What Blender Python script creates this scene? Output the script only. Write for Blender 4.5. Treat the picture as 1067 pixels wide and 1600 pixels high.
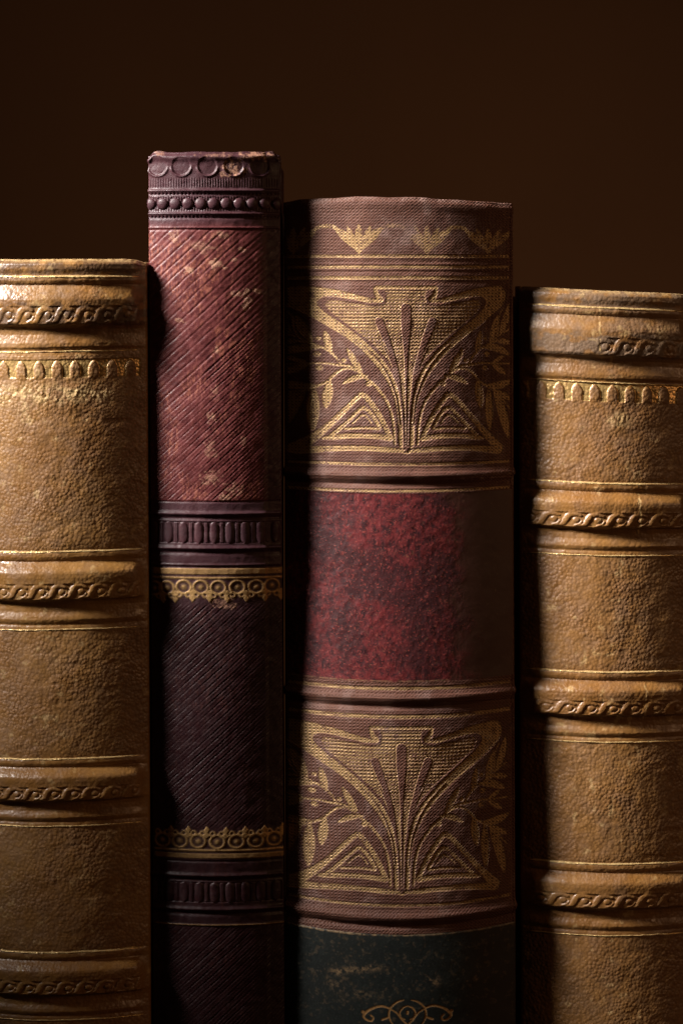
import bpy, math
import numpy as np

# ------------------------------------------------------------------ units
S = 0.00015            # one design unit (photo pixel at the spine plane) in metres
BOTTOM = 1954          # design row of the shelf top
D = 5000.0             # camera distance in design units
HOR = 440.0            # design row at the camera's height
def WX(x): return (x - 533.5) * S
def WZ(v): return (BOTTOM - v) * S

for o in list(bpy.data.objects): bpy.data.objects.remove(o)
sc = bpy.context.scene
C = sc.collection

# ------------------------------------------------------------------ camera
cam = bpy.data.cameras.new('camera'); co = bpy.data.objects.new('camera', cam); C.objects.link(co)
sc.camera = co
cam.sensor_fit = 'VERTICAL'; cam.sensor_height = 36.0; cam.sensor_width = 24.0
cam.lens = 36.0 * D / 1600.0
cam.shift_y = -(800.0 - HOR) / 1600.0
co.location = (0, -D * S, WZ(HOR)); co.rotation_euler = (math.radians(90), 0, 0)
cam.clip_start = 0.01; cam.clip_end = 20

# ------------------------------------------------------------------ world, lamps, exposure
w = bpy.data.worlds.new('World'); sc.world = w; w.use_nodes = True
w.node_tree.nodes['Background'].inputs[0].default_value = (0.9, 0.55, 0.35, 1)
w.node_tree.nodes['Background'].inputs[1].default_value = 0.009
sc.view_settings.view_transform = 'Standard'; sc.view_settings.look = 'None'
sc.view_settings.exposure = 0; sc.view_settings.gamma = 1; sc.view_settings.use_curve_mapping = False

from mathutils import Vector
def aim(o, target):
    d = Vector(target) - o.location
    o.rotation_euler = d.to_track_quat('-Z', 'Y').to_euler()
def lamp(name, kind, loc, target, energy, color, **kw):
    l = bpy.data.lights.new(name, kind); l.energy = energy; l.color = color
    for k, v in kw.items(): setattr(l, k, v)
    o = bpy.data.objects.new(name, l); C.objects.link(o); o.location = loc; aim(o, target); return o
az, el, dist = math.radians(74), math.radians(31), 0.85
tgt = Vector((WX(560), 0, WZ(520)))
kl = tgt + dist * Vector((-math.sin(az) * math.cos(el), -math.cos(az) * math.cos(el), math.sin(el)))
lamp('key_lamp', 'AREA', kl, (WX(430), 0, WZ(440)), 0.85, (1.0, 0.94, 0.89),
     shape='ELLIPSE', size=0.32, size_y=0.12, spread=math.radians(20.5))
lamp('fill_lamp', 'AREA', (0.80, -0.50, 0.42), (WX(620), 0, WZ(520)), 0.85, (1.0, 0.55, 0.28),
     shape='DISK', size=0.25)
lamp('added_wall_lamp', 'SPOT', (WX(1500), 0.55, -0.05), (WX(900), 1.25, WZ(640)), 7.2, (1.0, 0.62, 0.34),
     spot_size=math.radians(78), spot_blend=1.0, shadow_soft_size=0.1)  # unseen spot, added to give the wall its gradient

# ------------------------------------------------------------------ numpy helpers
rng = np.random.RandomState(7)
class VNoise:
    def __init__(s, seed):
        s.t = np.random.RandomState(seed).rand(256, 256)
    def __call__(s, x, y):
        xi = np.floor(x).astype(int); yi = np.floor(y).astype(int)
        fx = x - xi; fy = y - yi
        fx = fx * fx * (3 - 2 * fx); fy = fy * fy * (3 - 2 * fy)
        t = s.t
        a = t[yi % 256, xi % 256]; b = t[yi % 256, (xi + 1) % 256]
        c = t[(yi + 1) % 256, xi % 256]; d = t[(yi + 1) % 256, (xi + 1) % 256]
        return (a * (1 - fx) + b * fx) * (1 - fy) + (c * (1 - fx) + d * fx) * fy
N1, N2, N3, N4 = VNoise(1), VNoise(2), VNoise(3), VNoise(4)
def fbm(n, x, y, o=4):
    s = 0; a = 0.5; t = 0
    for i in range(o):
        s = s + a * n(x * 2 ** i + 13.7 * i, y * 2 ** i + 5.1 * i); t += a; a *= 0.5
    return s / t
def sstep(a, b, x):
    t = np.clip((x - a) / (b - a), 0, 1); return t * t * (3 - 2 * t)
def gauss(x, c, s): return np.exp(-((x - c) / s) ** 2)

def catmull(pts, n=8):
    p = np.array(pts, float)
    if len(p) < 3: return p
    p = np.vstack([2 * p[0] - p[1], p, 2 * p[-1] - p[-2]]); out = []
    for i in range(1, len(p) - 2):
        for k in range(n):
            t = k / n
            out.append(0.5 * ((2 * p[i]) + (-p[i-1] + p[i+1]) * t + (2*p[i-1] - 5*p[i] + 4*p[i+1] - p[i+2]) * t*t
                              + (-p[i-1] + 3*p[i] - 3*p[i+1] + p[i+2]) * t**3))
    out.append(p[-2]); return np.array(out)

class Field:
    """signed distance raster on a regular grid, union of strokes"""
    def __init__(s, x0, x1, y0, y1, st):
        s.x0, s.y0, s.st = x0, y0, st
        s.xs = np.arange(x0, x1, st); s.ys = np.arange(y0, y1, st)
        s.X, s.Y = np.meshgrid(s.xs, s.ys); s.F = np.full(s.X.shape, 60.0)
    def stroke(s, pts, smooth=True):        # pts rows: x, y, radius
        p = catmull(pts) if smooth else np.array(pts, float)
        for a, b in zip(p[:-1], p[1:]):
            m = max(a[2], b[2]) + 30
            i0 = max(0, int((min(a[0], b[0]) - m - s.x0) / s.st)); i1 = int((max(a[0], b[0]) + m - s.x0) / s.st) + 1
            j0 = max(0, int((min(a[1], b[1]) - m - s.y0) / s.st)); j1 = int((max(a[1], b[1]) + m - s.y0) / s.st) + 1
            if i1 <= 0 or j1 <= 0: continue
            X = s.X[j0:j1, i0:i1]; Y = s.Y[j0:j1, i0:i1]
            if X.size == 0: continue
            d = b[:2] - a[:2]; L = max(1e-9, d @ d)
            t = np.clip(((X - a[0]) * d[0] + (Y - a[1]) * d[1]) / L, 0, 1)
            q = np.hypot(X - a[0] - t * d[0], Y - a[1] - t * d[1]) - (a[2] + t * (b[2] - a[2]))
            s.F[j0:j1, i0:i1] = np.minimum(s.F[j0:j1, i0:i1], q)
        return s
    def poly(s, pts, smooth=True):
        p = catmull(list(pts) + [pts[0]]) if smooth else np.array(list(pts) + [pts[0]], float)
        ins = np.zeros(s.X.shape, bool)
        g = Field(s.x0, s.x0 + s.st * (s.X.shape[1] - .5), s.y0, s.y0 + s.st * (s.X.shape[0] - .5), s.st)
        g.stroke(np.column_stack([p, np.zeros(len(p))]), smooth=False)
        for a, b in zip(p[:-1], p[1:]):
            c = (a[1] > s.Y) != (b[1] > s.Y)
            if a[1] == b[1]: continue
            ins ^= c & (s.X < (b[0] - a[0]) * (s.Y - a[1]) / (b[1] - a[1]) + a[0])
        s.F = np.minimum(s.F, np.where(ins, -g.F, g.F)); return s
    def sample(s, x, y, A=None):
        A = s.F if A is None else A
        fx = np.clip((x - s.x0) / s.st, 0, A.shape[1] - 1.001); fy = np.clip((y - s.y0) / s.st, 0, A.shape[0] - 1.001)
        i = fx.astype(int); j = fy.astype(int); fx = fx - i; fy = fy - j
        return (A[j, i] * (1-fx) + A[j, i+1] * fx) * (1-fy) + (A[j+1, i] * (1-fx) + A[j+1, i+1] * fx) * fy

def mesh_obj(name, co_, faces, mat, parent=None, attrs=None, smooth=True):
    me = bpy.data.meshes.new(name)
    co_ = np.asarray(co_, np.float32).reshape(-1, 3); f = np.asarray(faces, np.int32)
    me.vertices.add(len(co_)); me.vertices.foreach_set('co', co_.ravel())
    me.loops.add(f.size); me.loops.foreach_set('vertex_index', f.ravel())
    me.polygons.add(len(f)); me.polygons.foreach_set('loop_start', np.arange(len(f), dtype=np.int32) * f.shape[1])
    me.polygons.foreach_set('use_smooth', np.full(len(f), smooth, bool))
    if attrs:
        for k, v in attrs.items():
            a = me.attributes.new(k, 'FLOAT', 'POINT'); a.data.foreach_set('value', np.asarray(v, np.float32).ravel())
    me.update(calc_edges=True); me.validate()
    me.materials.append(mat)
    o = bpy.data.objects.new(name, me); C.objects.link(o)
    if parent: o.parent = parent
    return o
def grid_faces(nr, nc):
    i = np.arange(nr * nc).reshape(nr, nc)
    return np.stack([i[:-1, :-1], i[1:, :-1], i[1:, 1:], i[:-1, 1:]], -1).reshape(-1, 4)
def box(name, x0, x1, y0, y1, v0, v1, mat, parent, ox=0, bev=0.0):
    """box in design units: x, depth, rows v0(top)..v1"""
    import bmesh
    bm = bmesh.new()
    bmesh.ops.create_cube(bm, size=1)
    for q in bm.verts:
        q.co = ((x0 + (q.co.x + .5) * (x1 - x0) - ox) * S, (y0 + (q.co.y + .5) * (y1 - y0)) * S, (BOTTOM - (v1 + (q.co.z + .5) * (v0 - v1))) * S)
    if bev: bmesh.ops.bevel(bm, geom=bm.edges[:], offset=bev * S, segments=3, affect='EDGES', profile=0.5)
    me = bpy.data.meshes.new(name); bm.to_mesh(me); bm.free(); me.materials.append(mat)
    o = bpy.data.objects.new(name, me); C.objects.link(o); o.parent = parent; return o

# ------------------------------------------------------------------ materials
class MT:
    def __init__(s, name):
        s.m = bpy.data.materials.new(name); s.m.use_nodes = True; s.nt = s.m.node_tree
        s.p = s.nt.nodes['Principled BSDF']; s.co = s.n('ShaderNodeTexCoord').outputs['Object']
    def n(s, t, **kw):
        x = s.nt.nodes.new(t)
        for k, v in kw.items(): setattr(x, k, v)
        return x
    def put(s, sock, v):
        if hasattr(v, 'links') or isinstance(v, bpy.types.NodeSocket): s.nt.links.new(v, sock)
        else: sock.default_value = v
    def math(s, op, a, b=0.0, c=None, clamp=False):
        x = s.n('ShaderNodeMath', operation=op, use_clamp=clamp); s.put(x.inputs[0], a); s.put(x.inputs[1], b)
        if c is not None: s.put(x.inputs[2], c)
        return x.outputs[0]
    def noise(s, scale, detail=4, rough=0.55, dist=0.0, co=None):
        x = s.n('ShaderNodeTexNoise'); s.put(x.inputs['Vector'], co or s.co); x.inputs['Scale'].default_value = scale
        x.inputs['Detail'].default_value = detail; x.inputs['Roughness'].default_value = rough; x.inputs['Distortion'].default_value = dist
        return x.outputs['Fac']
    def voro(s, scale, co=None, feature='F1', rand=1.0):
        x = s.n('ShaderNodeTexVoronoi', feature=feature); s.put(x.inputs['Vector'], co or s.co); x.inputs['Scale'].default_value = scale
        x.inputs['Randomness'].default_value = rand
        return x.outputs['Distance']
    def attr(s, name): return s.n('ShaderNodeAttribute', attribute_name=name).outputs['Fac']
    def ramp(s, v, a, b, lo=0.0, hi=1.0):
        x = s.n('ShaderNodeMapRange', interpolation_type='SMOOTHSTEP'); s.put(x.inputs[0], v)
        for i, q in zip((1, 2, 3, 4), (a, b, lo, hi)): x.inputs[i].default_value = q
        return x.outputs[0]
    def mix(s, f, a, b):
        x = s.n('ShaderNodeMix', data_type='RGBA'); s.put(x.inputs[0], f)
        for i, q in ((6, a), (7, b)):
            s.put(x.inputs[i], (*q, 1) if isinstance(q, tuple) and len(q) == 3 else q)
        return x.outputs[2]
    def mixf(s, f, a, b):
        x = s.n('ShaderNodeMix', data_type='FLOAT'); s.put(x.inputs[0], f); s.put(x.inputs[2], a); s.put(x.inputs[3], b); return x.outputs[0]
    def bump(s, h, dist, strength=1.0, normal=None):
        x = s.n('ShaderNodeBump'); s.put(x.inputs['Height'], h); x.inputs['Distance'].default_value = dist
        x.inputs['Strength'].default_value = strength
        if normal: s.put(x.inputs['Normal'], normal)
        return x.outputs[0]
    def stretch(s, sx, sy, sz, rot=(0, 0, 0)):
        x = s.n('ShaderNodeMapping'); s.put(x.inputs[0], s.co); x.inputs['Scale'].default_value = (sx, sy, sz)
        x.inputs['Rotation'].default_value = rot
        return x.outputs[0]
GOLD = (0.52, 0.33, 0.12)

def tan_leather(name, a, b, dark, grain=1.0, grime=(0.062, 0.030, 0.013)):
    m = MT(name)
    big = m.noise(45, 4); mid = m.noise(260, 5, 0.65); fine = m.noise(1500, 3, 0.6)
    col = m.mix(m.ramp(big, 0.35, 0.65), a, b)
    col = m.mix(m.ramp(mid, 0.44, 0.74, 0, 0.32), col, dark)
    v = m.voro(1300); vm = m.voro(700)
    ga = m.attr('grain')
    crack = m.ramp(v, 0.15, 0.75, 0, 0.30)
    col = m.mix(m.math('MULTIPLY', crack, ga), col, dark)
    col = m.mix(m.math('MULTIPLY', m.attr('dirt'), 0.8), col, grime)
    wear = m.math('MULTIPLY', m.attr('wear'), m.ramp(m.noise(700, 5, 0.7), 0.38, 0.56))
    col = m.mix(wear, col, (0.50, 0.33, 0.14))
    stain = m.ramp(m.noise(120, 6, 0.7, 0.4), 0.56, 0.76, 0, 0.12)
    col = m.mix(stain, col, dark)
    g = m.math('MULTIPLY', m.attr('gold'), m.ramp(m.noise(900, 4, 0.7), 0.30, 0.46))
    col = m.mix(g, col, GOLD)
    m.put(m.p.inputs['Base Color'], col)
    m.put(m.p.inputs['Metallic'], m.math('MULTIPLY', g, 0.55))
    m.put(m.p.inputs['Roughness'], m.mixf(g, m.math('ADD', m.ramp(mid, 0.3, 0.7, 0.27, 0.50), m.math('MULTIPLY', ga, 0.15)), 0.33))
    m.p.inputs['Specular IOR Level'].default_value = 0.7
    h = m.math('MULTIPLY', m.math('SUBTRACT', 1.0, m.math('MULTIPLY', v, 1.0)), m.mixf(ga, 0.25, 1.0))
    h = m.math('ADD', h, m.math('MULTIPLY', m.math('SUBTRACT', 1.0, vm), m.math('MULTIPLY', ga, 0.35)))
    h = m.math('ADD', h, m.math('MULTIPLY', mid, 0.22)); h = m.math('ADD', h, m.math('MULTIPLY', fine, 0.30))
    h = m.math('MULTIPLY', h, m.ramp(m.noise(90, 2), 0.3, 0.7, 0.55, 1.15))
    m.put(m.p.inputs['Normal'], m.bump(h, 0.000145 * grain))
    return m.m

def purple_leather():
    m = MT('maroon_stamped_leather')
    big = m.noise(60, 4); mid = m.noise(420, 5, 0.7); fine = m.noise(2200, 3, 0.65)
    col = m.mix(m.ramp(big, 0.3, 0.7), (0.056, 0.020, 0.024), (0.038, 0.014, 0.019))
    red = m.attr('red')
    col = m.mix(red, col, m.mix(m.ramp(mid, 0.3, 0.65), (0.058, 0.0125, 0.013), (0.112, 0.022, 0.021)))
    col = m.mix(m.attr('shade_tint'), col, (0.021, 0.0056, 0.0068))  # near-black plum: shade put into the leather colour
    fib_ = m.noise(1.0, 5, 0.75, 0.0, m.stretch(1300, 1300, 600, (0, 0.6, 0)))
    # fine vertical rubbing fibres and flaked spots
    fib = m.noise(1.0, 5, 0.7, 0.0, m.stretch(1500, 1500, 520, (0, 0.35, 0)))
    rub = m.math('MULTIPLY', m.attr('rub'), m.ramp(fib, 0.47, 0.60))
    col = m.mix(m.math('MULTIPLY', rub, 0.75), col, (0.27, 0.090, 0.058))
    w_ = m.math('MULTIPLY', m.attr('wear'), m.ramp(m.math('ADD', m.math('MULTIPLY', m.noise(1100, 4, 0.7), 0.5), m.math('MULTIPLY', fib_, 0.5)), 0.40, 0.52))
    col = m.mix(w_, col, (0.38, 0.20, 0.13))
    g = m.math('MULTIPLY', m.attr('gold'), m.ramp(m.noise(1300, 3, 0.7), 0.25, 0.5, 0.45, 1))
    col = m.mix(g, col, (0.42, 0.25, 0.095))
    m.put(m.p.inputs['Base Color'], col); m.put(m.p.inputs['Metallic'], m.math('MULTIPLY', g, 0.5))
    m.put(m.p.inputs['Roughness'], m.ramp(mid, 0.3, 0.7, 0.38, 0.6))
    m.p.inputs['Specular IOR Level'].default_value = 0.3
    h = m.math('ADD', m.math('MULTIPLY', mid, 0.8), m.math('MULTIPLY', fine, 0.35))
    h = m.math('ADD', h, m.math('MULTIPLY', fib, 0.15))
    h = m.math('ADD', h, m.math('MULTIPLY', w_, 0.35))
    m.put(m.p.inputs['Normal'], m.bump(h, 0.00013))
    return m.m

def cloth():
    m = MT('brown_book_cloth')
    sep = m.n('ShaderNodeSeparateXYZ'); m.put(sep.inputs[0], m.co)
    d1 = m.math('MULTIPLY', m.noise(420, 3), 8.0); d2 = m.math('MULTIPLY', m.noise(330, 4, 0.7), 7.0)
    px, pz = 4.6 * S, 4.9 * S
    sx = m.math('SINE', m.math('ADD', m.math('MULTIPLY', sep.outputs[0], 2 * math.pi / (1.25*px)), d1))
    sz = m.math('SINE', m.math('ADD', m.math('MULTIPLY', sep.outputs[2], 2 * math.pi / pz), d2))
    wv = m.math('ADD', m.math('MULTIPLY', m.math('MULTIPLY', sx, sz), 0.62), m.math('MULTIPLY', sz, 0.30))
    mid = m.noise(300, 5, 0.7); fine = m.noise(2500, 3, 0.6)
    col = m.mix(m.ramp(m.noise(70, 4), 0.35, 0.65), (0.118, 0.047, 0.029), (0.088, 0.033, 0.021))
    col = m.mix(m.ramp(wv, -0.2, -0.9, 0, 0.5), col, (0.05, 0.018, 0.012))
    col = m.mix(m.math('MULTIPLY', m.attr('wear'), m.ramp(mid, 0.35, 0.6)), col, (0.24, 0.15, 0.125))
    worn = m.ramp(m.math('ADD', m.math('MULTIPLY', wv, 0.12), m.noise(650, 5, 0.8)), 0.34, 0.50)
    g = m.math('MULTIPLY', m.attr('gold'), m.mixf(m.ramp(wv, -0.8, 0.1), 0.30, 1.0))
    g = m.math('MULTIPLY', g, worn)
    col = m.mix(g, col, (0.40, 0.25, 0.112))
    m.put(m.p.inputs['Base Color'], col); m.put(m.p.inputs['Metallic'], m.math('MULTIPLY', g, 0.2))
    m.put(m.p.inputs['Roughness'], m.mixf(g, 0.58, 0.40)); m.p.inputs['Specular IOR Level'].default_value = 0.3
    h = m.math('ADD', m.math('MULTIPLY', wv, 0.7), m.math('MULTIPLY', mid, 1.0)); h = m.math('ADD', h, m.math('MULTIPLY', fine, 0.35))
    m.put(m.p.inputs['Normal'], m.bump(h, 0.00015))
    return m.m

def label_leather(name, a, b, dark, fleck, spot, amt=1.0):
    m = MT(name)
    big = m.noise(70, 5, 0.6); mid = m.noise(1.0, 5, 0.75, 0, m.stretch(760, 760, 520)); fine = m.noise(1800, 3, 0.7)
    col = m.mix(m.ramp(mid, 0.35, 0.62), a, b)
    col = m.mix(m.ramp(big, 0.44, 0.60, 0, 0.85), col, dark)
    col = m.mix(m.math('MULTIPLY', m.ramp(fine, 0.54, 0.68), spot), col, fleck)
    col = m.mix(m.attr('shade_tint'), col, (0.062, 0.021, 0.013) if amt == 1.0 else (0.02, 0.016, 0.012))  # tone of the unlit side, painted into the label colour
    col = m.mix(m.math('MULTIPLY', m.attr('wear'), m.ramp(m.noise(900, 5, 0.7), 0.35, 0.6)), col, (0.25, 0.16, 0.08))
    g = m.math('MULTIPLY', m.attr('gold'), m.ramp(m.noise(1500, 3, 0.7), 0.25, 0.5, 0.3, 1))
    col = m.mix(g, col, (0.38, 0.20, 0.07))
    m.put(m.p.inputs['Base Color'], col); m.put(m.p.inputs['Metallic'], m.math('MULTIPLY', g, 0.4))
    m.p.inputs['Roughness'].default_value = 0.5; m.p.inputs['Specular IOR Level'].default_value = 0.4
    h = m.math('ADD', m.math('MULTIPLY', mid, 0.6), m.math('MULTIPLY', fine, 0.7))
    h = m.math('MULTIPLY', h, m.math('SUBTRACT', 1.0, m.math('MULTIPLY', m.attr('shade_tint'), 0.75)))
    m.put(m.p.inputs['Normal'], m.bump(h, 0.00012 * amt))
    return m.m

def gilt():
    m = MT('worn_gold_leaf')
    n = m.noise(1.0, 5, 0.7, 0, m.stretch(350, 350, 2500))
    worn = m.ramp(n, 0.34, 0.55)
    m.put(m.p.inputs['Base Color'], m.mix(worn, (0.20, 0.10, 0.035), (0.78, 0.55, 0.24)))
    m.put(m.p.inputs['Metallic'], m.math('MULTIPLY', worn, 0.6)); m.p.inputs['Roughness'].default_value = 0.36
    m.put(m.p.inputs['Normal'], m.bump(m.noise(2200, 3, 0.6), 0.00012))
    return m.m
def plain(name, c, rough, sc_=200, bd=0.0001, c2=None):
    m = MT(name); c2 = c2 or tuple(q * 0.6 for q in c)
    m.put(m.p.inputs['Base Color'], m.mix(m.ramp(m.noise(sc_, 5), 0.35, 0.65), c, c2))
    m.p.inputs['Roughness'].default_value = rough
    m.put(m.p.inputs['Normal'], m.bump(m.noise(sc_ * 3, 4), bd)); return m.m
def pages():
    m = MT('aged_paper_edges')
    n = m.noise(1.0, 3, 0.6, 0, m.stretch(6000, 30, 30))
    m.put(m.p.inputs['Base Color'], m.mix(n, (0.10, 0.065, 0.03), (0.26, 0.18, 0.09)))
    m.p.inputs['Roughness'].default_value = 0.9
    m.put(m.p.inputs['Normal'], m.bump(n, 0.0002)); return m.m
M_tan = tan_leather('tan_calf_leather', (0.300, 0.148, 0.038), (0.228, 0.101, 0.023), (0.09, 0.035, 0.009))
M_tan2 = tan_leather('brown_calf_leather', (0.272, 0.130, 0.034), (0.205, 0.090, 0.021), (0.080, 0.031, 0.008), 1.05, (0.15, 0.098, 0.062))
M_pur = purple_leather(); M_cloth = cloth(); M_gilt = gilt(); M_pages = pages()
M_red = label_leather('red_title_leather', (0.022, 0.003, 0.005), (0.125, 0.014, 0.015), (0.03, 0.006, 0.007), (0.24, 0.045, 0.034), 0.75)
M_green = label_leather('dark_green_title_leather', (0.009, 0.0118, 0.0108), (0.014, 0.0175, 0.0155), (0.012, 0.014, 0.012), (0.05, 0.055, 0.045), 0.4, 0.45)

# ------------------------------------------------------------------ book geometry
class Book:
    def __init__(s, name, label, xl, xr, phimax, top, d0=0.0, rc=7.0, group=None, cat='book', dx=1.0, back=120.0):
        s.xl, s.xr, s.top, s.d0 = xl, xr, top, d0
        s.k = 1 + d0 / D; s.xc = (xl + xr) / 2; hw = (xr - xl) / 2
        sp = math.sin(phimax); R = (hw - rc * (1 - sp)) / sp; s.R = R
        s.root = bpy.data.objects.new(name, None); C.objects.link(s.root)
        s.root.location = (WX(s.xc) * s.k, 0, 0); s.root['label'] = label; s.root['category'] = cat
        s.root.empty_display_size = 0.02
        if group: s.root['group'] = group
        # profile (local x, depth, normal angle) from left side back to right side back
        ph = np.arcsin(np.clip(np.linspace(-1, 1, max(8, int(2 * R * sp / dx))), -1, 1) * sp)
        fx, fy = R * np.sin(ph), R * (1 - np.cos(ph))
        cph = np.linspace(phimax, math.pi / 2, 8)[1:]
        cx = fx[-1] - rc * sp + rc * np.sin(cph); cy = fy[-1] + rc * math.cos(phimax) - rc * np.cos(cph)
        by = cy[-1] + np.array([3, 7, 13, 22, 35, 55, 85, back])
        x = np.concatenate([fx, cx, np.full(8, cx[-1])]); y = np.concatenate([fy, cy, by]); p = np.concatenate([ph, cph, np.full(8, math.pi/2)])
        s.px = np.concatenate([-x[len(fx):][::-1], x]); s.py = np.concatenate([y[len(fx):][::-1], y]); s.pp = np.concatenate([-p[len(fx):][::-1], p])
        s.side = (np.abs(s.pp) > phimax + 1e-4)
        s.edge_depth = cy[-1]
        s.warp = lambda x, v: 0 * x; s.lean = lambda v: 0 * v; s.depth = lambda v: 0 * v
    # x argument: design x (absolute)
    def pos(s, lx, ly, ph, v, h):
        """arrays broadcast: profile columns and rows"""
        X = lx + h * np.sin(ph) + s.lean(v); Y = ly - h * np.cos(ph) + s.d0 + s.depth(v)
        vv = v + s.warp(lx + s.xc, v)
        return np.stack([X * S * s.k, Y * S, (BOTTOM - (HOR + (vv - HOR) * s.k)) * S], -1)
    def at(s, x):
        """profile at design x on the front arc"""
        lx = np.asarray(x, float) - s.xc; ph = np.arcsin(np.clip(lx / s.R, -.98, .98))
        return lx, s.R * (1 - np.cos(ph)), ph
    def strip(s, name, v0, v1, H, mat, attrs=None, dv=1.0, label=None, extra_top=False):
        n = max(2, int(round((v1 - v0) / dv)) + 1); v = np.linspace(v0, v1, n)[:, None]
        lx, ly, ph = s.px[None, :], s.py[None, :], s.pp[None, :]
        X = lx + s.xc + 0 * v; V = v + 0 * lx
        fade = np.clip((math.pi/2 - np.abs(ph)) / 0.5, 0, 1)
        h = H(X, V) * np.maximum(fade, 0.0)
        P = s.pos(lx + 0 * v, ly + 0 * v, ph + 0 * v, V, h)
        A = {k: f(X, V) for k, f in (attrs or {}).items()}
        if extra_top:         # turn the head over the top and back toward the pages
            rows = []
            base = P[0]
            for k, (dep, up) in enumerate([(22, 0.5), (12, 1.2), (5, 1.2), (1.5, 0.6)]):
                q = base.copy()
                infl = np.clip(np.cos(s.pp), 0, 1)
                q[:, 1] += dep * S * infl; q[:, 2] += up * S
                q[:, 0] -= np.sin(s.pp) * dep * S * 0.5
                rows.append(q)
            P = np.concatenate([np.array(rows), P], 0)
            A = {k: np.concatenate([np.repeat(a[:1], 4, 0), a], 0) for k, a in A.items()}
        nr, nc = P.shape[:2]
        o = mesh_obj(name, P, grid_faces(nr, nc), mat, s.root, A)
        if label: o['label'] = label
        return o
    def ribbon(s, name, H, vf, x0, x1, half, mat=None, rise=1.1, seed=0, dx=1.0, label=None):
        """thin raised gilt fillet following the spine between x0 and x1"""
        x = np.arange(x0, x1 + dx * .5, dx)[None, :]
        vc = vf(x) if callable(vf) else vf + 0 * x
        vc = vc + 1.0 * (fbm(N2, x / 60.0 + seed * 9.1, x * 0 + seed) - .5) + 0.5 * (N3(x / 6.0, x * 0 + seed) - .5)
        tt = np.clip(np.minimum(x - x0, x1 - x) / 8.0, 0, 1)
        wd = half * (0.30 + 0.75 * fbm(N1, x / 22.0 + seed * 3.3, x * 0 + 7 * seed) + 0.25 * N4(x / 3.0, x * 0 + seed)) * (0.2 + 0.8 * tt)
        k = np.linspace(-1, 1, 7)[:, None]
        V = vc + k * wd * 1.25
        prof = np.sqrt(np.clip(1 - k * k, 0, 1)) * rise - 0.25
        lx, ly, ph = s.at(x)
        P = s.pos(lx + 0 * k, ly + 0 * k, ph + 0 * k, V, H(x + 0 * k, V) + prof * (0.55 + 0.6 * N1(x / 4.0, x * 0 + seed)) )
        o = mesh_obj(name, P, grid_faces(*P.shape[:2]), mat or M_gilt, s.root)
        if label: o['label'] = label
        return o
    def body(s, mat, board_top, page_top, dep=700):
        e = s.edge_depth + s.d0 + max(0, float(s.depth(np.array(1500.0)))) + 26
        l, r = s.xl + 8, s.xr - 8; lo, hi = float(s.lean(np.array(1900.))), float(s.lean(np.array(400.)))
        for nm, a, b in (('front_cover', r - 14, r), ('back_cover', l, l + 14)):
            o = box(nm, a, b, e, e + dep, board_top, 1938, mat, s.root, s.xc, 2.5)
            at = o.data.attributes.new('grain', 'FLOAT', 'POINT')
            for q in at.data: q.value = 0.6
        box('page_block', l + 15, r - 15, e - 8, e + dep - 25, page_top, 1930, M_pages, s.root, s.xc, 1)
        # hidden backing that closes the hollow of the spine
        return e

RT = Field(-14, 44, -16, 17, 0.4)
for k_ in (-2, -1, 0, 1):
    o_ = 30 * k_
    RT.stroke([(o_ - 6, 11.5, 1.5), (o_ + 1, 9, 3.0), (o_ + 5.5, 1, 3.8), (o_ + 10, -6.5, 3.8), (o_ + 18, -9.0, 3.4), (o_ + 26, -6.0, 1.8)])
    RT.stroke([(o_ + 19.5, 1.0, 4.3), (o_ + 19.6, 1.0, 4.3)], smooth=False)
    RT.stroke([(o_ + 27.5, 3.5, 1.2), (o_ + 24, 8, 1.6), (o_ + 18, 11, 1.4)])
def rope(x, t, P, seed):
    """guilloche tooling; x along, t in -1..1 across; returns relief -1..0.7"""
    u = (x / P - np.floor(x / P)) * 30.0
    d = RT.sample(u, t * 12.0)
    return np.clip(np.where(d < 0, 0.7 * np.sqrt(np.clip(-d / 3.2, 0, 1)), -d * 1.1), -1, 0.7)

# vertical profile of one raised band, relative to its upper gilt line
BAND = np.array([(-14, 0), (-4, -0.6), (-1.5, -1.4), (0, 0.6), (3, 1.8), (8, 2.0), (12, 0.6), (15, -1.6), (18, 0.4), (22, 4.5), (27, 9.0), (31, 12.0), (34, 12.9),
                 (40, 13.2), (46, 12.6), (60, 12.1), (71, 11.4), (74, 9.0), (76.5, 3.0), (79, 0.2), (84, -1.6), (94, -1.4), (101, 1.2), (106, 2.2), (110, 0.8), (114, -1.8), (117, -.4), (122, 0), (134, 0)], float)
HEAD = np.array([(0, 2.0), (3, 4.5), (7, 6.2), (14, 6.5), (20, 4.6), (24, 4.0), (27, 6.8), (32, 7.2), (36, 5.6), (39, 3.0), (42, 4.6), (50, 9.0), (58, 13.0), (62, 14.2), (68, 14.0),
                 (84, 13.0), (97, 12.0), (101, 9.0), (104, 4.0), (108, 0), (116, -1.2), (124, 0.6), (130, 2.2), (136, 2.0), (140, -1.2), (144, -.6), (150, 0)], float)
def prof(tab, t):
    xs = tab[:, 0]; k = np.interp(t, xs, tab[:, 1]); return k
def smooth_prof(tab, n=None):
    xs = np.arange(tab[0, 0], tab[-1, 0], 0.5); y = np.interp(xs, tab[:, 0], tab[:, 1])
    ker = np.array([1, 4, 6, 4, 1.]) / 16; y = np.convolve(np.pad(y, 2, 'edge'), ker, 'valid')
    return xs, y
BX, BY = smooth_prof(BAND); HX, HY = smooth_prof(HEAD)
BY = BY * 0.86; HY = HY * 0.86

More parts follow.
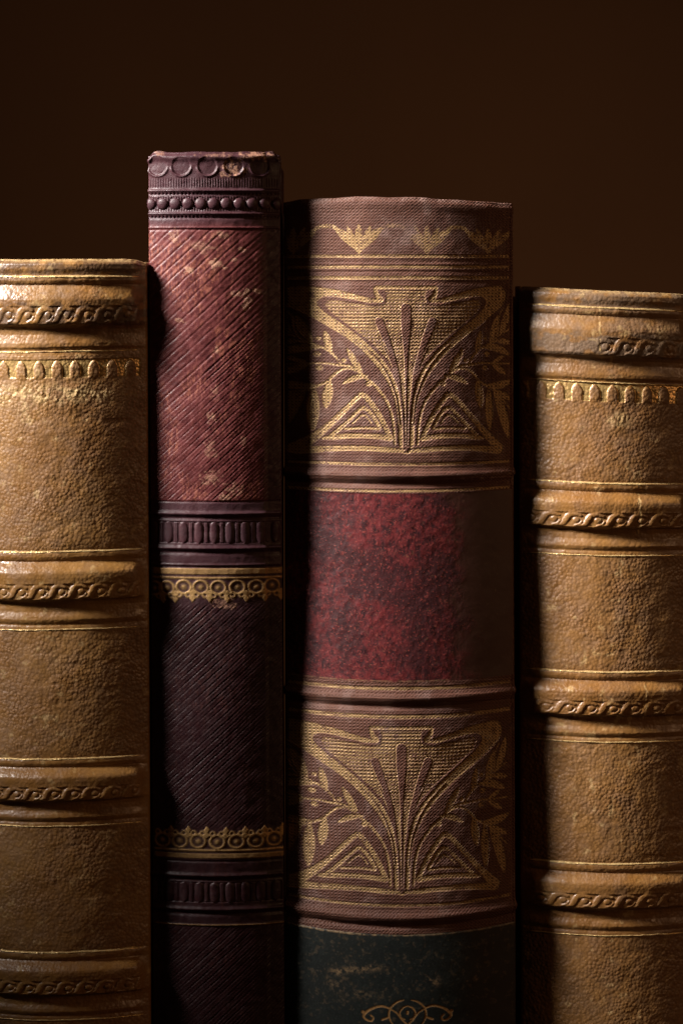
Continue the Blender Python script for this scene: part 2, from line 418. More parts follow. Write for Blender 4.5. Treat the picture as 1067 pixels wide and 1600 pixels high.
def leather_book(bk, lines, mat, ropeP, seed, arch0, scuff, lx1, rope_right=None, headscale=1.0, archx=(0, 2000)):
    """lines = (upper gilt line, lower gilt line) for each raised band; first pair is the head"""
    top = bk.top
    def soften(x):        # bands die away at the joints
        return sstep(0, 26, np.minimum(x - bk.xl - 2, bk.xr - 2 - x))
    def H(x, v):
        h = 1.4 * (fbm(N1, x / 90 + seed, v / 90 + seed) - .5) * 2 + 0.9 * (fbm(N2, x / 24 + seed, v / 24) - .5) * 2
        so = 0.12 + 0.88 * soften(x)
        hv = v - top + 2.2 * (fbm(N4, x / 70 + seed, v * 0 + seed) - .5)
        b = np.where(hv < 150, np.interp(hv, HX, HY), 0)
        for i, (a, z) in enumerate(lines):
            t = (v - a) * (122.0 / (z - a)) + 1.6 * (fbm(N3, x / 80 + seed + i, v * 0 + i) - .5)
            b = b + np.where((t > -14) & (t < 133), np.interp(t, BX, BY, left=0, right=0), 0)
        h = h + b * so
        # rope tooling on every band face
        for i, (r0, r1) in enumerate([(top + 72, top + 99)] + [(a + (z - a) * .405, a + (z - a) * .60) for a, z in lines]):
            if r1 < v.min() or r0 > v.max(): continue
            t = (v - (r0 + r1) / 2) / ((r1 - r0) / 2)
            xx = x + i * 11 + 2.5 * fbm(N3, x / 40, v * 0 + i)
            amt = 0.55 + 0.7 * fbm(N2, x / 60 + 3 * i + seed, v * 0 + i)
            if i == 0:
                amt = amt * 0.75
                if rope_right: amt = amt * sstep(rope_right - 12, rope_right + 12, x)
            r = rope(xx, t, ropeP, seed)
            win = (np.abs(t) < 1.0) * 1.0 * sstep(1.0, 0.88, np.abs(t))
            edge = sstep(14, 22, np.minimum(x - bk.xl, bk.xr - x))
            h = h + win * edge * amt * (1.35 * r - 0.6)
            # scalloped lower lip
            sc_y = 1.18 + 0.16 * np.abs(np.sin(np.pi * xx / ropeP))
            h = h - 0.8 * amt * edge * gauss(t, sc_y, 0.09)
        # arcade stamped under the head
        g = archmask(x, v)
        h = h - 1.3 * g * (v > arch0 - 10) + 1.0 * archdome(x, v)
        # scuffs & dents
        h = h + scuff(x, v) * 2.2 * (fbm(N4, x / 5.5, v / 9.0, 3) - .45)
        dn = fbm(N3, x / 34 + 5 * seed, v / 20, 3); h = h - 0.5 * sstep(.66, .80, dn)
        # turned edge at the very head
        h = h - 4.5 * sstep(7, 0, v - top) 
        # joint ridge beside the cover
        return h
    AP = 28.5 if seed == 1 else 27.5
    def archmask(x, v):
        c = x / AP + seed * .37; f = np.abs(c - np.floor(c) - .5) * AP      # distance from arch centre
        y = v - arch0                                                          # 0 top .. 28 bottom
        wid = 8.2 * np.clip((y - 2.5) / 11.0, 0, 1) ** 0.55; inside = f < wid   # the arch opening stays leather
        m = (y > 0) & (y < 29) & ~inside
        soft = sstep(0, 2, y) * sstep(30, 28, y)
        base = gauss(y, 27, 2.0) * (f > 8)
        m = m * (0.75 + 0.4 * fbm(N1, x / 10, v / 9)) * soft
        rim = gauss(f, wid + .8, 1.4) * (y > 0) * (y < 28)
        return np.clip(m + base + 0.7 * rim * sstep(.35, .6, fbm(N2, x / 16, v / 16)), 0, 1) * (x > bk.xl + 12) * (x < lx1) 
    def archdome(x, v):
        c = x / AP + seed * .37; f = np.abs(c - np.floor(c) - .5) * AP; y = v - arch0
        wid = 8.2 * np.clip((y - 2.5) / 11.0, 0, 1) ** 0.55 + .01
        return np.sqrt(np.clip(1 - (f / wid) ** 2, 0, 1)) * sstep(3, 6, y) * sstep(34, 24, y) * (x < lx1)
    def gold(x, v): return archmask(x, v)
    def dirt(x, v):
        n = fbm(N3, x / 18 + seed * 3, v / 10, 4)
        return np.clip(.42 * sstep(140, 100, v - top) * sstep(.2, .5, n) + 0.5 * sstep(34, 18, v - top) * sstep(.2, .5, n) + .8 * sstep(62, 70, v - top) * sstep(106, 98, v - top) * sstep(.38, .55, n) + .18 * sstep(.56, .68, fbm(N4, x / 60, v / 45 + seed)) * sstep(.35, .6, n), 0, 1)
    def wear(x, v): return np.clip(scuff(x, v) + 0.55 * sstep(6, 0, v - top) + 0.5 * sstep(.68, .8, fbm(N1, x / 14 + 7, v / 14 + seed)), 0, 1)
    def grain(x, v):
        b = 1.0 + 0 * x
        for a, z in lines: b = np.where((v > a - 1) & (v < z + 1), 0.45, b)
        return np.where(v < top + 150, 0.5, b)
    at = {'gold': gold, 'wear': wear, 'grain': grain, 'dirt': dirt}
    segs = [('headcap', top, top + 39)]
    segs += [('raised_band', top + 39, top + 106)]
    cur = top + 106
    for a, z in lines:
        k = (z - a) / 122.0
        segs += [('spine_panel', cur, a + 15 * k), ('raised_band', a + 15 * k, a + 80 * k)]; cur = a + 80 * k
    segs += [('spine_panel', cur, 1938)]
    for i, (n, a, z) in enumerate(segs):
        bk.strip(n, a, z, H, mat, at, dv=1.0, extra_top=(i == 0))
    rows = [top + 26, top + 143]
    for a, z in lines: rows += [a, z]
    for i, r in enumerate(rows):
        xr_ = lx1 + 6 * (N1(np.array([i * 3.3]), np.array([2.2]))[0] - .5)
        bk.ribbon('gilt_line', H, r, bk.xl + 14, xr_, 1.7 if i % 2 == 0 else 1.25, rise=1.5, seed=i + 11 * seed)
    return H

# ---- book one: wide tan leather, left
b1 = Book('leather_book', 'pale tan leather book with raised bands and a gold arcade, at the far left', -32, 228, math.radians(31), 406, d0=-16, group='tan leather volumes with raised bands')
b1.lean = lambda v: 5.0 * (v - 500) / 1100.0
b1.warp = lambda x, v: (-0.018 * (x - 110)) * sstep(400, 620, v) + 5 * gauss(x, 232, 16) * (v < 415) * 1.0 + 1.8 * (fbm(N1, x / 50, v * 0) - .5)
def scuff1(x, v):
    return np.clip(gauss(v, 616, 13) * sstep(180, 165, x) * sstep(.30, .5, fbm(N2, x / 22, v / 14)) * 1.2 + gauss(np.hypot((x - 160) * .6, v - 904), 0, 5), 0, 1)
leather_book(b1, [(862, 984), (1186, 1291), (1488, 1594), (1770, 1876)], M_tan, 29.5, 1, 561, scuff1, 217)
b1.body(M_tan, 409, 425)

# ---- book four: brown leather, right
b4 = Book('leather_book', 'brown leather book with raised bands, worn pale head, at the far right', 813, 1085, math.radians(32), 455, d0=68, group='tan leather volumes with raised bands')
b4.lean = lambda v: 3.0 * (v - 500) / 1100.0
b4.warp = lambda x, v: (0.036 * (x - 950)) * sstep(1000, 500, v) + 0.010 * (x - 950) + 2.0 * (fbm(N2, x / 60, v * 0) - .5)
def scuff4(x, v): return np.clip(gauss(x, 935 + 2 * N1(v / 6, v * 0), 1.3) * (v > 478) * (v < 549) + gauss(x, 996 + 2 * N2(v / 6, v * 0), 1.2) * (v > 770) * (v < 834) + .8 * gauss(x, 1003 + 3 * N3(v / 6, v * 0), 1.2) * (v > 1066) * (v < 1124) + gauss(np.hypot((x - 967) * .7, v - 655), 0, 10), 0, 1)
leather_book(b4, [(755, 868), (1050, 1160), (1350, 1462), (1650, 1760)], M_tan2, 33.0, 2, 598, scuff4, 1074, rope_right=934)
b4.depth = lambda v: 0.0 * v
b4.body(M_tan2, 466, 482)

# ---- book two: narrow maroon, tall
b2 = Book('leather_book', 'tall narrow maroon leather book with diagonal ridges, bead row and flaked wear', 232, 438, math.radians(27), 238, d0=7, rc=5)
b2.lean = lambda v: 6.0 * (v - 500) / 1100.0
b2.warp = lambda x, v: 2.4 * (fbm(N4, x / 28, v * 0 + .3) - .5) * sstep(300, 250, v) + (5.5 * sstep(240, 232, x) - 2.0 * gauss(x, 246, 8) + 4.5 * sstep(430, 438, x) - 1.5 * gauss(x, 426, 8)) * sstep(262, 240, v)
b2.depth = lambda v: 9.0 * sstep(600, 1500, v) + 0 * v
def fl(v, c, s_, a): return a * gauss(v, c, s_)
def stripes(x, v):
    q = (v + 0.92 * x + 0.5 * np.maximum(0, v + .92 * x - 880) + 5.0 * (fbm(N3, x / 50, v / 50) - .5)) / 19.5
    f = q - np.floor(q)
    ridge = sstep(0, .14, f) * sstep(1.0, .80, f) - 0.35 * sstep(.25, .5, f) * sstep(.75, .5, f)
    ins = np.clip(sstep(356, 360, v) * sstep(784, 780, v) + sstep(940, 952, v) * sstep(1300, 1288, v) + sstep(1449, 1452, v), 0, 1)
    return ridge, ins
CIRC = [(238, 921, -1), (257.5, 920, -1), (284.6, 918, -1), (311.6, 918, -1), (339, 918.5, -1), (368.7, 918, -1), (397.8, 918, -1), (422.6, 917, -1),
        (248, 1316, 1), (276, 1316, 1), (305, 1316, 1), (335, 1317, 1), (365, 1316.5, 1), (394.6, 1316, 1), (423.7, 1315, 1)]
def gold2_raw(x, v):
    g = 0 * x + 0 * v
    g = g + sstep(887.5, 889.5, v) * sstep(899, 897, v) * 0.8 + gauss(v, 903.5, 1.8)
    g = g + sstep(1334.5, 1336.5, v) * sstep(1344, 1342, v) * 0.7 + gauss(v, 1330.5, 1.8) + 0.5 * gauss(v, 1447.5, 1.2)
    for cx, cy, sg in CIRC:
        d = np.hypot((x - cx), (v - cy) * 1.12)
        g = g + gauss(d, 11.4, 2.0) + gauss(d, 0, 4.0)
        # little lobes and the drop between two circles
        for ox in (-7, 7):
            g = g + 0.8 * gauss(np.hypot(x - cx - ox, v - cy + sg * 12), 3.6, 1.6)
        dd = np.abs(x - cx - 13.8) / 5.0 + np.abs(v - cy + sg * 17.5) / 6.5
        g = g + sstep(1.15, .75, dd)
        g = g + sstep(1.2, .8, np.abs(x - cx - 13.8) / 6.0 + np.abs(v - cy + sg * 9) / 5.0)
    return np.clip(g, 0, 1)
def gold2(x, v): return gold2_raw(x, v) * sstep(234, 240, x) * (0.75 + 0.25 * fbm(N2, x / 9, v / 9))
PEARL = [234.5 + 20.05 * k for k in range(11)]
SCAL = [250 - 3, 284.6, 325.6, 366.5, 407.5]
def H2(x, v):
    h = 1.0 * (fbm(N1, x / 50, v / 50 + 9) - .5) * 2 + .7 * (fbm(N2, x / 14, v / 14) - .5) * 2
    r, ins = stripes(x, v); h = h + ins * (r * 0.95 - 0.6) * (0.1 + 1.2 * fbm(N4, x / 34, v / 34))
    h = h + 2.4 * gauss(v, 297.5, 2.4) - 1.4 * gauss(v, 303.5, 2) + 2.4 * gauss(v, 333.5, 2.4) - 1.6 * gauss(v, 340, 2) + 1.3 * gauss(v, 355.5, 1.4) - .9 * gauss(v, 359, 1.6)
    h = h + 1.0 * gauss(v, 302.5, 1.2) * np.sin(x * 2 * np.pi / 6.0) + 1.0 * gauss(v, 338.5, 1.2) * np.sin(x * 2 * np.pi / 6.0)
    # fine cords behind pearls and under scallops
    band = sstep(276, 281, v) * sstep(294, 291, v) + sstep(306, 308, v) * sstep(331, 329, v) * sstep(8.2, 9.6, np.hypot(((x - 234.5 + 10.02) % 20.05) - 10.02, v - 318))
    h = h + 0.55 * band * np.sin(x * 2 * np.pi / 4.1)
    if v.min() < 335:
        for cx in PEARL:
            d = np.hypot(x - cx, v - 318) / 8.8
            h = h + 3.4 * np.sqrt(np.clip(1 - d * d, 0, 1)) - 1.0 * gauss(d, 1.12, .12)
        for k, cx in enumerate(SCAL):
            d = np.hypot(x - cx, (v - 259) * 1.0) / 16.0
            h = h + 1.7 * gauss(d, 1.0, .11) * sstep(258, 266, v) - 1.2 * sstep(1.0, .8, d)
        h = h - 3.5 * sstep(6, 0, v - 238) + 2.5 * gauss(v, 246, 5)
    # ridges and flutes
    for c in (803, 857, 1370, 1423):
        h = h + 2.6 * gauss(v, c, 3.2) - 1.7 * gauss(v, c + 7, 3.0)
    for c in (784.5, 883, 887, 1348, 1447.5): h = h + (1.1 if c in (883, 1447.5) else -1.2) * gauss(v, c, 1.5)
    for c0, c1, ph in ((816, 849, 0), (1381, 1412, 3)):
        if v.max() > c0 and v.min() < c1 + 5:
            f = np.abs(((x + ph - 285) / 24.0 + .5) % 1 - .5) * 24
            y = np.clip((v - (c0 + c1) / 2) / ((c1 - c0) / 2), -1.3, 1.3)
            w_ = 6.6 * np.sqrt(np.clip(1 - y ** 4, 0, 1)) + .01
            h = h + 2.1 * np.sqrt(np.clip(1 - (f / w_) ** 2, 0, 1)) * (np.abs(y) < 1)
            h = h + 1.4 * gauss(f, 10.8, 1.2) * (np.abs(y) < .95) - 1.2 * (np.abs(y) < 1.02)
    h = h + 1.0 * gold2_raw(x, v) - 0.4 * sstep(900, 903, v) * sstep(932, 929, v)
    # joint: a shallow step where the spine cover ends
    h = h - 1.8 * sstep(411, 418, x)
    return h
SPOTS = [(366, 262, 15, 13, 1.0), (297, 423, 9, 5, 1), (336, 412, 9, 7, .9), (352, 418, 5, 4, .8), (347, 367, 14, 6, .5), (318, 385, 16, 8, .4), (273, 370, 6, 10, .6), (379, 391, 5, 4, .7), (365, 405, 5, 5, .8),
         (372, 459, 12, 4, 1), (385, 454, 8, 4, 1), (400, 454, 8, 4, .9), (387, 468, 7, 9, 1), (383, 478, 6, 5, 1), (281, 500, 7, 5, .5), (340, 547, 4, 4, .8), (250, 240, 10, 4, .4),
         (330, 745, 16, 11, .55), (362, 765, 12, 8, .5), (352, 777, 8, 5, .8), (331, 655, 6, 9, .6), (327, 700, 9, 12, .4), (378, 690, 4, 7, .5), (335, 612, 7, 9, .35), (350, 943, 16, 7, .6), (405, 243, 24, 6, .8), (340, 243, 30, 4, .35)]
def wear2(x, v):
    w_ = 0 * x
    for cx, cy, a, b, k in SPOTS:
        if cy + 3 * b < v.min() or cy - 3 * b > v.max(): continue
        d = np.hypot((x - cx) / a, (v - cy) / b)
        w_ = np.maximum(w_, k * sstep(1.25, .45, d + 2.6 * (fbm(N4, x / 4.5, v / 4.5, 3) - .5)))
    return np.clip(w_, 0, 1)
def rub2(x, v):
    up = sstep(356, 372, v) * sstep(784, 778, v); lo = 0.08 * (sstep(940, 955, v) + 0 * x)
    r, ins = stripes(x, v)
    patch = 0.10 + 1.0 * sstep(.46, .66, fbm(N2, x / 38 + 2, v / 60 + 8))
    return np.clip((up + lo) * patch * (0.35 + .65 * r) + .03, 0, 1) * sstep(412, 398, x)
at2 = {'gold': gold2, 'wear': wear2, 'rub': rub2, 'red': lambda x, v: sstep(340, 362, v) * sstep(786, 782, v) * sstep(425, 400, x),
       'shade_tint': lambda x, v: np.clip(sstep(790, 1000, v) * 0.92, 0, 1) + 0 * x}  # painted shade: light falloff and neighbour's shadow on the lower half
for n, a, z in (('headcap', 238, 292), ('bead_band', 292, 341), ('spine_panel', 341, 784), ('fluted_band', 784, 886), ('gilt_border', 886, 940),
                ('spine_panel', 940, 1300), ('gilt_border', 1300, 1347), ('fluted_band', 1347, 1449), ('spine_panel', 1449, 1938)):
    b2.strip(n, a, z, H2, M_pur, at2, dv=0.8, extra_top=(a == 238))
b2.body(M_pur, 241, 262)

# ---- book three: brown cloth with gilt ornament
b3 = Book('cloth_book', 'brown cloth book with gilt fan ornaments, a red panel and a dark green label', 443, 804, math.radians(31), 311, d0=26, rc=6, dx=0.85)
b3.depth = lambda v: -16.0 * sstep(600, 1500, v) + 0 * v
b3.lean = lambda v: 3.0 * (v - 500) / 1100.0
def warp3(x, v):
    t = (x - 623) / 180.0
    return -(v - HOR) * 0.0118 * t * t * 0.9 + sstep(400, 330, v) * (5 * sstep(640, 800, x) - 3.0 * gauss(x, 560, 60) - 2 * gauss(x, 650, 25) + 2.5 * (fbm(N1, x / 40, x * 0) - .5) + 3 * sstep(470, 440, x))
b3.warp = warp3

F = Field(100, 1000, 60, 1480, 3.0)          # canonical right half of the ornament
def newF(): return Field(100, 1000, 60, 1480, 3.0)
frame = newF().poly([(365, 192), (480, 165), (620, 125), (760, 98), (865, 88), (910, 115), (924, 180), (893, 245), (800, 330), (700, 410), (600, 482), (500, 565), (400, 665), (320, 765), (260, 865), (222, 960),
                     (196, 1060), (184, 1200), (178, 1350), (150, 1350), (154, 1180), (163, 1030), (185, 925), (222, 815), (286, 702), (382, 592), (480, 500), (600, 400), (700, 320), (760, 250), (765, 200), (722, 168), (640, 172), (520, 195), (385, 220)])
frame.stroke([(110, 98, 11), (250, 97, 11), (355, 98, 12), (366, 105, 10), (350, 160, 16), (322, 195, 20), (360, 205, 12), (400, 205, 12)], smooth=False)
hat = newF().poly([(100, 125), (285, 125), (270, 160), (285, 232), (370, 250), (520, 225), (640, 205), (700, 202), (718, 232), (690, 290), (600, 368), (480, 465), (375, 555), (265, 670), (200, 790), (165, 900), (144, 1010), (134, 1150), (128, 1360), (100, 1360)], smooth=False)
fing = newF().stroke([(123, 262, 38), (123, 400, 36), (123, 520, 25), (123, 680, 12), (123, 900, 6), (123, 1050, 4), (123, 1400, 2)])
fing.stroke([(332, 368, 32), (292, 470, 29), (240, 610, 19), (198, 760, 16), (172, 900, 7), (156, 1050, 4), (148, 1200, 3), (143, 1380, 2)])
fing.stroke([(470, 545, 1), (360, 655, 3), (275, 780, 4), (225, 900, 4), (196, 1000, 3), (176, 1180, 2)])
fing.stroke([(300, 560, 2), (250, 660, 5), (212, 770, 5), (180, 900, 5), (160, 1050, 3)])
tri = newF()
tri.stroke([(248, 1290, 17), (330, 1122, 18), (420, 990, 18), (462, 950, 20), (512, 980, 17), (600, 1080, 17), (720, 1222, 20), (850, 1370, 34), (862, 1400, 36)])
tri.stroke([(862, 1408, 30), (760, 1395, 22), (600, 1378, 20), (400, 1378, 18), (250, 1388, 18), (150, 1392, 12)])
tri.stroke([(250, 1295, 20), (400, 1278, 17), (560, 1280, 17), (690, 1298, 17), (735, 1305, 8)])
tri.stroke([(335, 1205, 12), (400, 1100, 12), (458, 1055, 13), (510, 1092, 11), (590, 1180, 12), (680, 1275, 12)])
tri.stroke([(335, 1222, 8), (450, 1213, 8), (590, 1224, 7)])
tri.stroke([(395, 1178, 3), (430, 1130, 5), (458, 1112, 6), (490, 1130, 5), (540, 1180, 3)])
tri.stroke([(160, 1395, 10), (140, 1405, 8), (110, 1412, 8)])
lv = newF()
lv.stroke([(213, 1340, 7), (226, 1160, 8), (268, 1015, 8), (335, 915, 9), (392, 855, 10), (430, 828, 8), (480, 778, 7), (560, 725, 6), (640, 716, 6), (740, 704, 5), (850, 712, 4), (965, 712, 4)])
lv.stroke([(415, 862, 20), (416, 863, 20)], smooth=False)
lv.stroke([(625, 705, 5), (665, 640, 6), (720, 590, 6), (800, 545, 6), (848, 500, 5), (870, 420, 4), (876, 330, 3), (905, 270, 3)])
lv.stroke([(800, 545, 6), (900, 520, 5), (965, 545, 4)]); lv.stroke([(868, 490, 5), (965, 430, 4)], smooth=False)
lv.stroke([(490, 770, 6), (560, 742, 7), (620, 755, 7), (670, 800, 7), (710, 850, 7), (780, 895, 7), (860, 950, 6), (920, 1030, 4), (965, 1085, 3)])
def leaf(x0, y0, x1, y1, w_, bend=0.0):
    dx, dy = x1 - x0, y1 - y0; L = math.hypot(dx, dy); nx, ny = -dy / L, dx / L
    p = []
    for k in range(7):
        t = k / 6.0; b = bend * L * math.sin(math.pi * t)
        r = w_ * (math.sin(math.pi * min(1, t * 0.93 + 0.03)) ** 0.75) * 0.5 + 0.5
        p.append((x0 + dx * t + nx * b, y0 + dy * t + ny * b, r))
    lv.stroke(p)
for q in [(470, 785, 575, 590, 46), (430, 800, 605, 862, 40, -.08), (688, 625, 722, 452, 42), (800, 545, 862, 330, 48), (880, 480, 955, 240, 52, .04), (750, 575, 945, 640, 54, -.10), (820, 703, 905, 650, 30), (815, 712, 920, 795, 40),
          (695, 845, 720, 1055, 56), (785, 910, 792, 1235, 58), (830, 920, 942, 1305, 66, -.03), (770, 888, 975, 850, 56, .08), (845, 930, 965, 1005, 40), (850, 522, 965, 545, 40)]: leaf(*q)
for cx, cy, r in ((760, 505, 13), (600, 680, 15), (770, 632, 19), (755, 742, 18)): lv.stroke([(cx, cy, r), (cx + 1, cy, r)], smooth=False)
def mk(Fd, w_=7.0): return np.clip(.78 - Fd / w_, 0, 1)
hatch_in = mk(hat.F) * (1 - mk(fing.F - 12))
outline = mk(np.abs(fing.F - 7) - 4) * mk(hat.F)
solid = np.clip(np.maximum.reduce([mk(frame.F), mk(tri.F) * (1 - mk(hat.F)), mk(lv.F), outline]), 0, 1)
low = sstep(640, 820, F.Y)          # the fan narrows into solid stems
dark_f = mk(fing.F)
solid = np.maximum(solid, hatch_in * low)
solid = solid * (1 - dark_f)
def ornament(x, v, ox, oy):
    d = x - (634 + ox)
    right = d >= 0
    dl = -d
    dr = np.where(right, d, dl / (1 + .17 * np.clip(dl / 170, 0, 1.2) ** 3))
    qx = 122 + dr * 5.08; qy = (v - oy - 430) * 5.08
    ok = (qy > 62) & (qy < 1470) & (qx < 985)
    s_ = F.sample(qx, qy, solid); hh = F.sample(qx, qy, hatch_in)
    dk = F.sample(qx, qy, dark_f)
    ln = sstep(-0.15, 0.45, np.sin(2 * np.pi * v / 5.4 + 0.25 * np.sin(x / 30)))
    g = np.maximum(s_, hh * (0.34 + 0.66 * ln) * (1 - s_))
    return g * ok, dk * ok * (hh < 2)
LINES3 = [(400, 2.3), (417, 2.3), (434, 2.5), (725.5, 2.2), (767, 2.0), (1075, 2.6), (1119, 3.0), (1412.5, 2.2)]
frz = Field(440, 810, 345, 402, 0.75)
for cx, big in ((458, 1), (561, 1), (667, 1), (764, 1)):
    for dx_, ty, r in ((-36, 358, 5.4), (36, 358, 5.4), (-18, 356, 3.0), (18, 356, 3.0), (0, 355, 4.6)):
        q = [(cx + dx_ * t ** (1.25 if abs(dx_) > 20 else 1), 395 + (ty - 395) * t ** .95, r * math.sin(math.pi * min(.97, t ** 1.4 * .9 + .05)) + .2) for t in np.linspace(0, 1, 7)]
        frz.stroke(q)
for a, b in ((458, 561), (561, 667), (667, 764)):
    m_ = (a + b) / 2
    frz.stroke([(a + 30, 362, 1.2), (m_ - 10, 354.5, 2.0), (m_ + 10, 354.5, 2.0), (b - 30, 362, 1.2)])
def frieze(x, v):
    ok = (v > 347) & (v < 400) & (x > 443) & (x < 801)
    g = np.clip(.5 - frz.sample(x, v) / 1.2 + .7, 0, 1) * ok
    worn = 1 - 0.6 * gauss(x, 630, 42)
    n = fbm(N3, x / 7, v / 5, 3)
    return g * np.clip(worn + 0.0, 0, 1) * sstep(.25, .42, n * worn + .10)
def gold3(x, v):
    g = frieze(x, v) if v.min() < 402 else 0 * x
    for c, hw_ in LINES3:
        if c > v.min() - 6 and c < v.max() + 6:
            wob = 0.8 * (fbm(N1, x / 50 + c, x * 0) - .5)
            g = np.maximum(g, sstep(hw_ + .6, hw_ - .6, np.abs(v - c - wob)) * sstep(798, 796, x) * (0.45 + .55 * sstep(.3, .5, fbm(N2, x / 9 + c, v / 2.0))))
    if v.max() > 442 and v.min() < 722: g = np.maximum(g, ornament(x, v, 0, 0)[0])
    if v.max() > 1130 and v.min() < 1410: g = np.maximum(g, ornament(x, v, -9, 687)[0])
    return g * sstep(447, 450, x) * sstep(800, 798, x)
def H3(x, v):
    h = 1.6 * (fbm(N1, x / 70 + 3, v / 70) - .5) * 2 + 0.6 * (fbm(N2, x / 18, v / 18) - .5) * 2
    for c, a, b in ((743, 4.2, 8), (1090, 4.2, 8), (1431, 4.6, 9)):
        h = h + a * gauss(v, c, b * .8) - 3.4 * gauss(v, c + 14, 4.4)
    for c in (408, 425, 441): h = h - 0.9 * gauss(v, c, 3)
    if v.max() > 442 and v.min() < 722:
        g, dk = ornament(x, v, 0, 0); h = h - 0.8 * g + 0.2 * dk
    if v.max() > 1130 and v.min() < 1410:
        g, dk = ornament(x, v, -9, 687); h = h - 0.8 * g + 0.2 * dk
    for c, hw_ in LINES3: h = h - 0.7 * sstep(hw_ + 1, hw_ - .5, np.abs(v - c))
    if v.min() < 345:
        h = h - 3.0 * sstep(7, 0, v - 311) + 1.2 * gauss(v, 322, 7) + 2.2 * (fbm(N4, x / 30, v / 18) - .5) * sstep(345, 315, v)
    h = h - 1.2 * sstep(2.4, .4, np.abs(x - 799.5)) * sstep(315, 330, v)
    return h
def wear3(x, v):
    return np.clip(0.75 * gauss(v, 372, 22) * gauss(x, 640, 50) + 0.45 * sstep(318, 311, v) + .35 * sstep(.55, .7, fbm(N2, x / 30, v / 30 + 4)) + 0.8 * sstep(.58, .66, fbm(N3, x / 4, v / 3)) * gauss(v, 748, 6) * (x > 690), 0, 1)
at3 = {'gold': gold3, 'wear': wear3}
def Hr(x, v):     # title panel pasted on: a hair lower than the cloth, slightly uneven
    return 1.0 * (fbm(N1, x / 70 + 3, v / 70) - .5) * 2 - 0.6 + 0.8 * 0.5 * (fbm(N4, x / 8, v / 8, 3) - .5) * 2 * sstep(740, 690, x)
def wear_r(x, v): return np.clip(sstep(1.6, .4, np.abs(v - 1063.5)) * .6 * (x < 700) + 0.25 * sstep(.80, .86, fbm(N2, x / 3, v / 3, 2)), 0, 1)
atr = {'wear': wear_r, 'gold': lambda x, v: 0 * x, 'shade_tint': lambda x, v: sstep(-26, 24, x - 716 + 75 * (fbm(N3, x / 16, v / 20) - .5) - .04 * (v - 900))}  # painted shade on the right, where the spine turns from the key
b3.strip('headcap', 311, 346, H3, M_cloth, at3, dv=.85, extra_top=True)
b3.strip('spine_panel', 346, 442, H3, M_cloth, at3, dv=.7)
b3.strip('ornament_panel', 442, 722, H3, M_cloth, at3, dv=.7, label='upper brown cloth panel stamped with a gilt fan, leaves and triangles')
b3.strip('raised_band', 722, 771, H3, M_cloth, at3, dv=.8)
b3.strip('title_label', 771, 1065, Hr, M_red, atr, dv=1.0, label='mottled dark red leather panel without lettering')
b3.strip('raised_band', 1065, 1126, H3, M_cloth, at3, dv=.8)
b3.strip('ornament_panel', 1126, 1409, H3, M_cloth, at3, dv=.7, label='lower brown cloth panel stamped with a gilt fan, leaves and triangles')
b3.strip('raised_band', 1409, 1457, H3, M_cloth, at3, dv=.8)
# green label with scroll
gs = Field(540, 720, 1540, 1700, 0.75)
for sg in (-1, 1):
    T = lambda pts: [(633 + sg * (x - 633), y, r) for x, y, r in pts]
    gs.stroke(T([(627, 1559, 0.7), (617, 1562, 1.3), (607, 1571, 1.4), (604, 1582, 1.3), (607, 1592, 1.0), (612, 1599, 0.7)]))
    gs.stroke(T([(606, 1573, 1.0), (616, 1579, 1.2), (625, 1590, 1.3), (633, 1597, 1.2), (644, 1604, 1.0)]))
    gs.stroke(T([(606, 1572, 1.3), (592, 1569, 1.6), (577, 1574, 1.7), (568, 1581, 2.0), (565, 1587, 1.8), (570, 1592, 1.4), (577, 1593, 1.3), (580, 1588, 1.3), (576, 1584, 1.2)]))
    gs.stroke(T([(564, 1580, 2.6), (567, 1582, 2.2)]), smooth=False)
    gs.stroke(T([(594, 1590, 1.6), (604, 1586, 1.6)]), smooth=False)
    gs.stroke(T([(633, 1568, 0.8), (626, 1571, 1.2), (621, 1578, 1.2), (623, 1586, 1.0), (629, 1589, 0.8)]))
    gs.stroke(T([(633, 1577, 1.9), (633, 1580, 1.9)]), smooth=False)
    gs.stroke(T([(622, 1612, 1.2), (633, 1620, 1.6), (633, 1640, 1.2)]))
def gold_g(x, v):
    if v.max() < 1545: return 0 * x
    return np.clip(.5 - gs.sample(x, v) / 1.3, 0, 1) * (np.abs(x - 633) < 85) * (v < 1690)
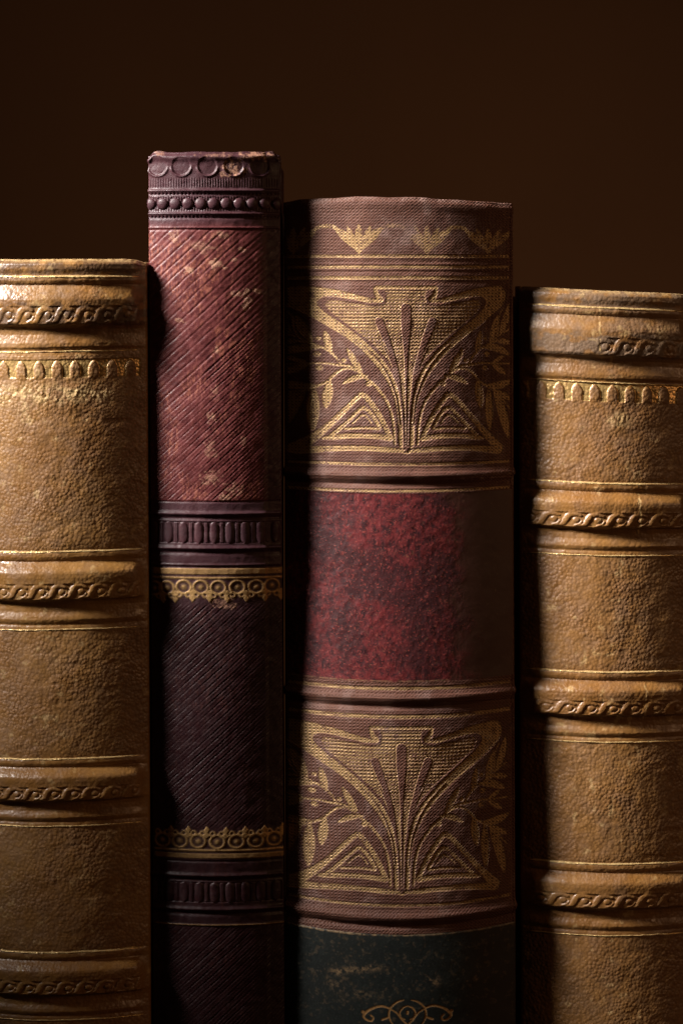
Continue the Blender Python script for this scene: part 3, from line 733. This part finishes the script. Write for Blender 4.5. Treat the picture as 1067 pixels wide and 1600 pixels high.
def wear_g(x, v):
    n = fbm(N3, x / 5, v / 4, 3)
    a = gauss(v, 1516 - 0.14 * (x - 545) + .003 * (x - 545) ** 2 * (x < 545), 4.5) * sstep(512, 530, x) * sstep(612, 575, x)
    b = gauss(np.hypot(x - 520, (v - 1532) * .7), 8, 5) * .6 + gauss(np.hypot((x - 555) / 3, v - 1552), 0, 9) * .6
    c = gauss(np.hypot(x - 678, v - 1533), 0, 6) + gauss(np.abs((x - 662) - (v - 1522)) + .3 * np.abs(x - 667), 0, 2.5) * (np.hypot(x - 667, v - 1527) < 14) + gauss(np.hypot(x - 727, v - 1537), 0, 3) + gauss(np.hypot(x - 740, v - 1534), 0, 4)
    top_ = 1.6 * sstep(2.6, .6, np.abs(v - 1458.5)) * (0.35 + .65 * (x < 590)) * sstep(.2, .4, fbm(N1, x / 12, x * 0 + 3))
    return np.clip((a * .7 + b * .5 + c * .7) * sstep(.35, .55, n) + top_ + .4 * sstep(.62, .7, fbm(N1, x / 6, v / 6)) * .4, 0, 1)
atg = {'gold': gold_g, 'wear': wear_g, 'shade_tint': lambda x, v: sstep(700, 760, x)}  # same unlit right side, painted as a brown tone
def Hg(x, v): return 1.0 * (fbm(N1, x / 70 + 3, v / 70) - .5) * 2 + 0.8 * sstep(1457, 1459, v) - .5 * gold_g(x, v)
b3.strip('title_label', 1457, 1760, Hg, M_green, atg, dv=.8, label='dark green leather label with a gilt scroll')
b3.strip('spine_panel', 1760, 1957, H3, M_cloth, at3, dv=2)
b3.body(M_cloth, 315, 332)

# ------------------------------------------------------------------ the setting
M_wall = plain('dark_brown_wall', (0.066, 0.030, 0.013), 0.9, 6, 0.0005, (0.060, 0.027, 0.0118))
M_shelf = plain('dark_wood_shelf', (0.06, 0.028, 0.012), 0.45, 60)
def quad_box(name, x0, x1, y0, y1, z0, z1, mat):
    me = bpy.data.meshes.new(name)
    vs = [(x, y, z) for x in (x0, x1) for y in (y0, y1) for z in (z0, z1)]
    me.from_pydata(vs, [], [(0, 1, 3, 2), (4, 6, 7, 5), (0, 4, 5, 1), (2, 3, 7, 6), (0, 2, 6, 4), (1, 5, 7, 3)]); me.update()
    me.materials.append(mat); o = bpy.data.objects.new(name, me); C.objects.link(o); o['kind'] = 'structure'; return o
quad_box('wall', -3, 3, 1.25, 1.30, -1.2, 2.2, M_wall)
quad_box('shelf', -0.9, 0.9, -0.02, 0.24, -0.025, 0.0003, M_shelf)
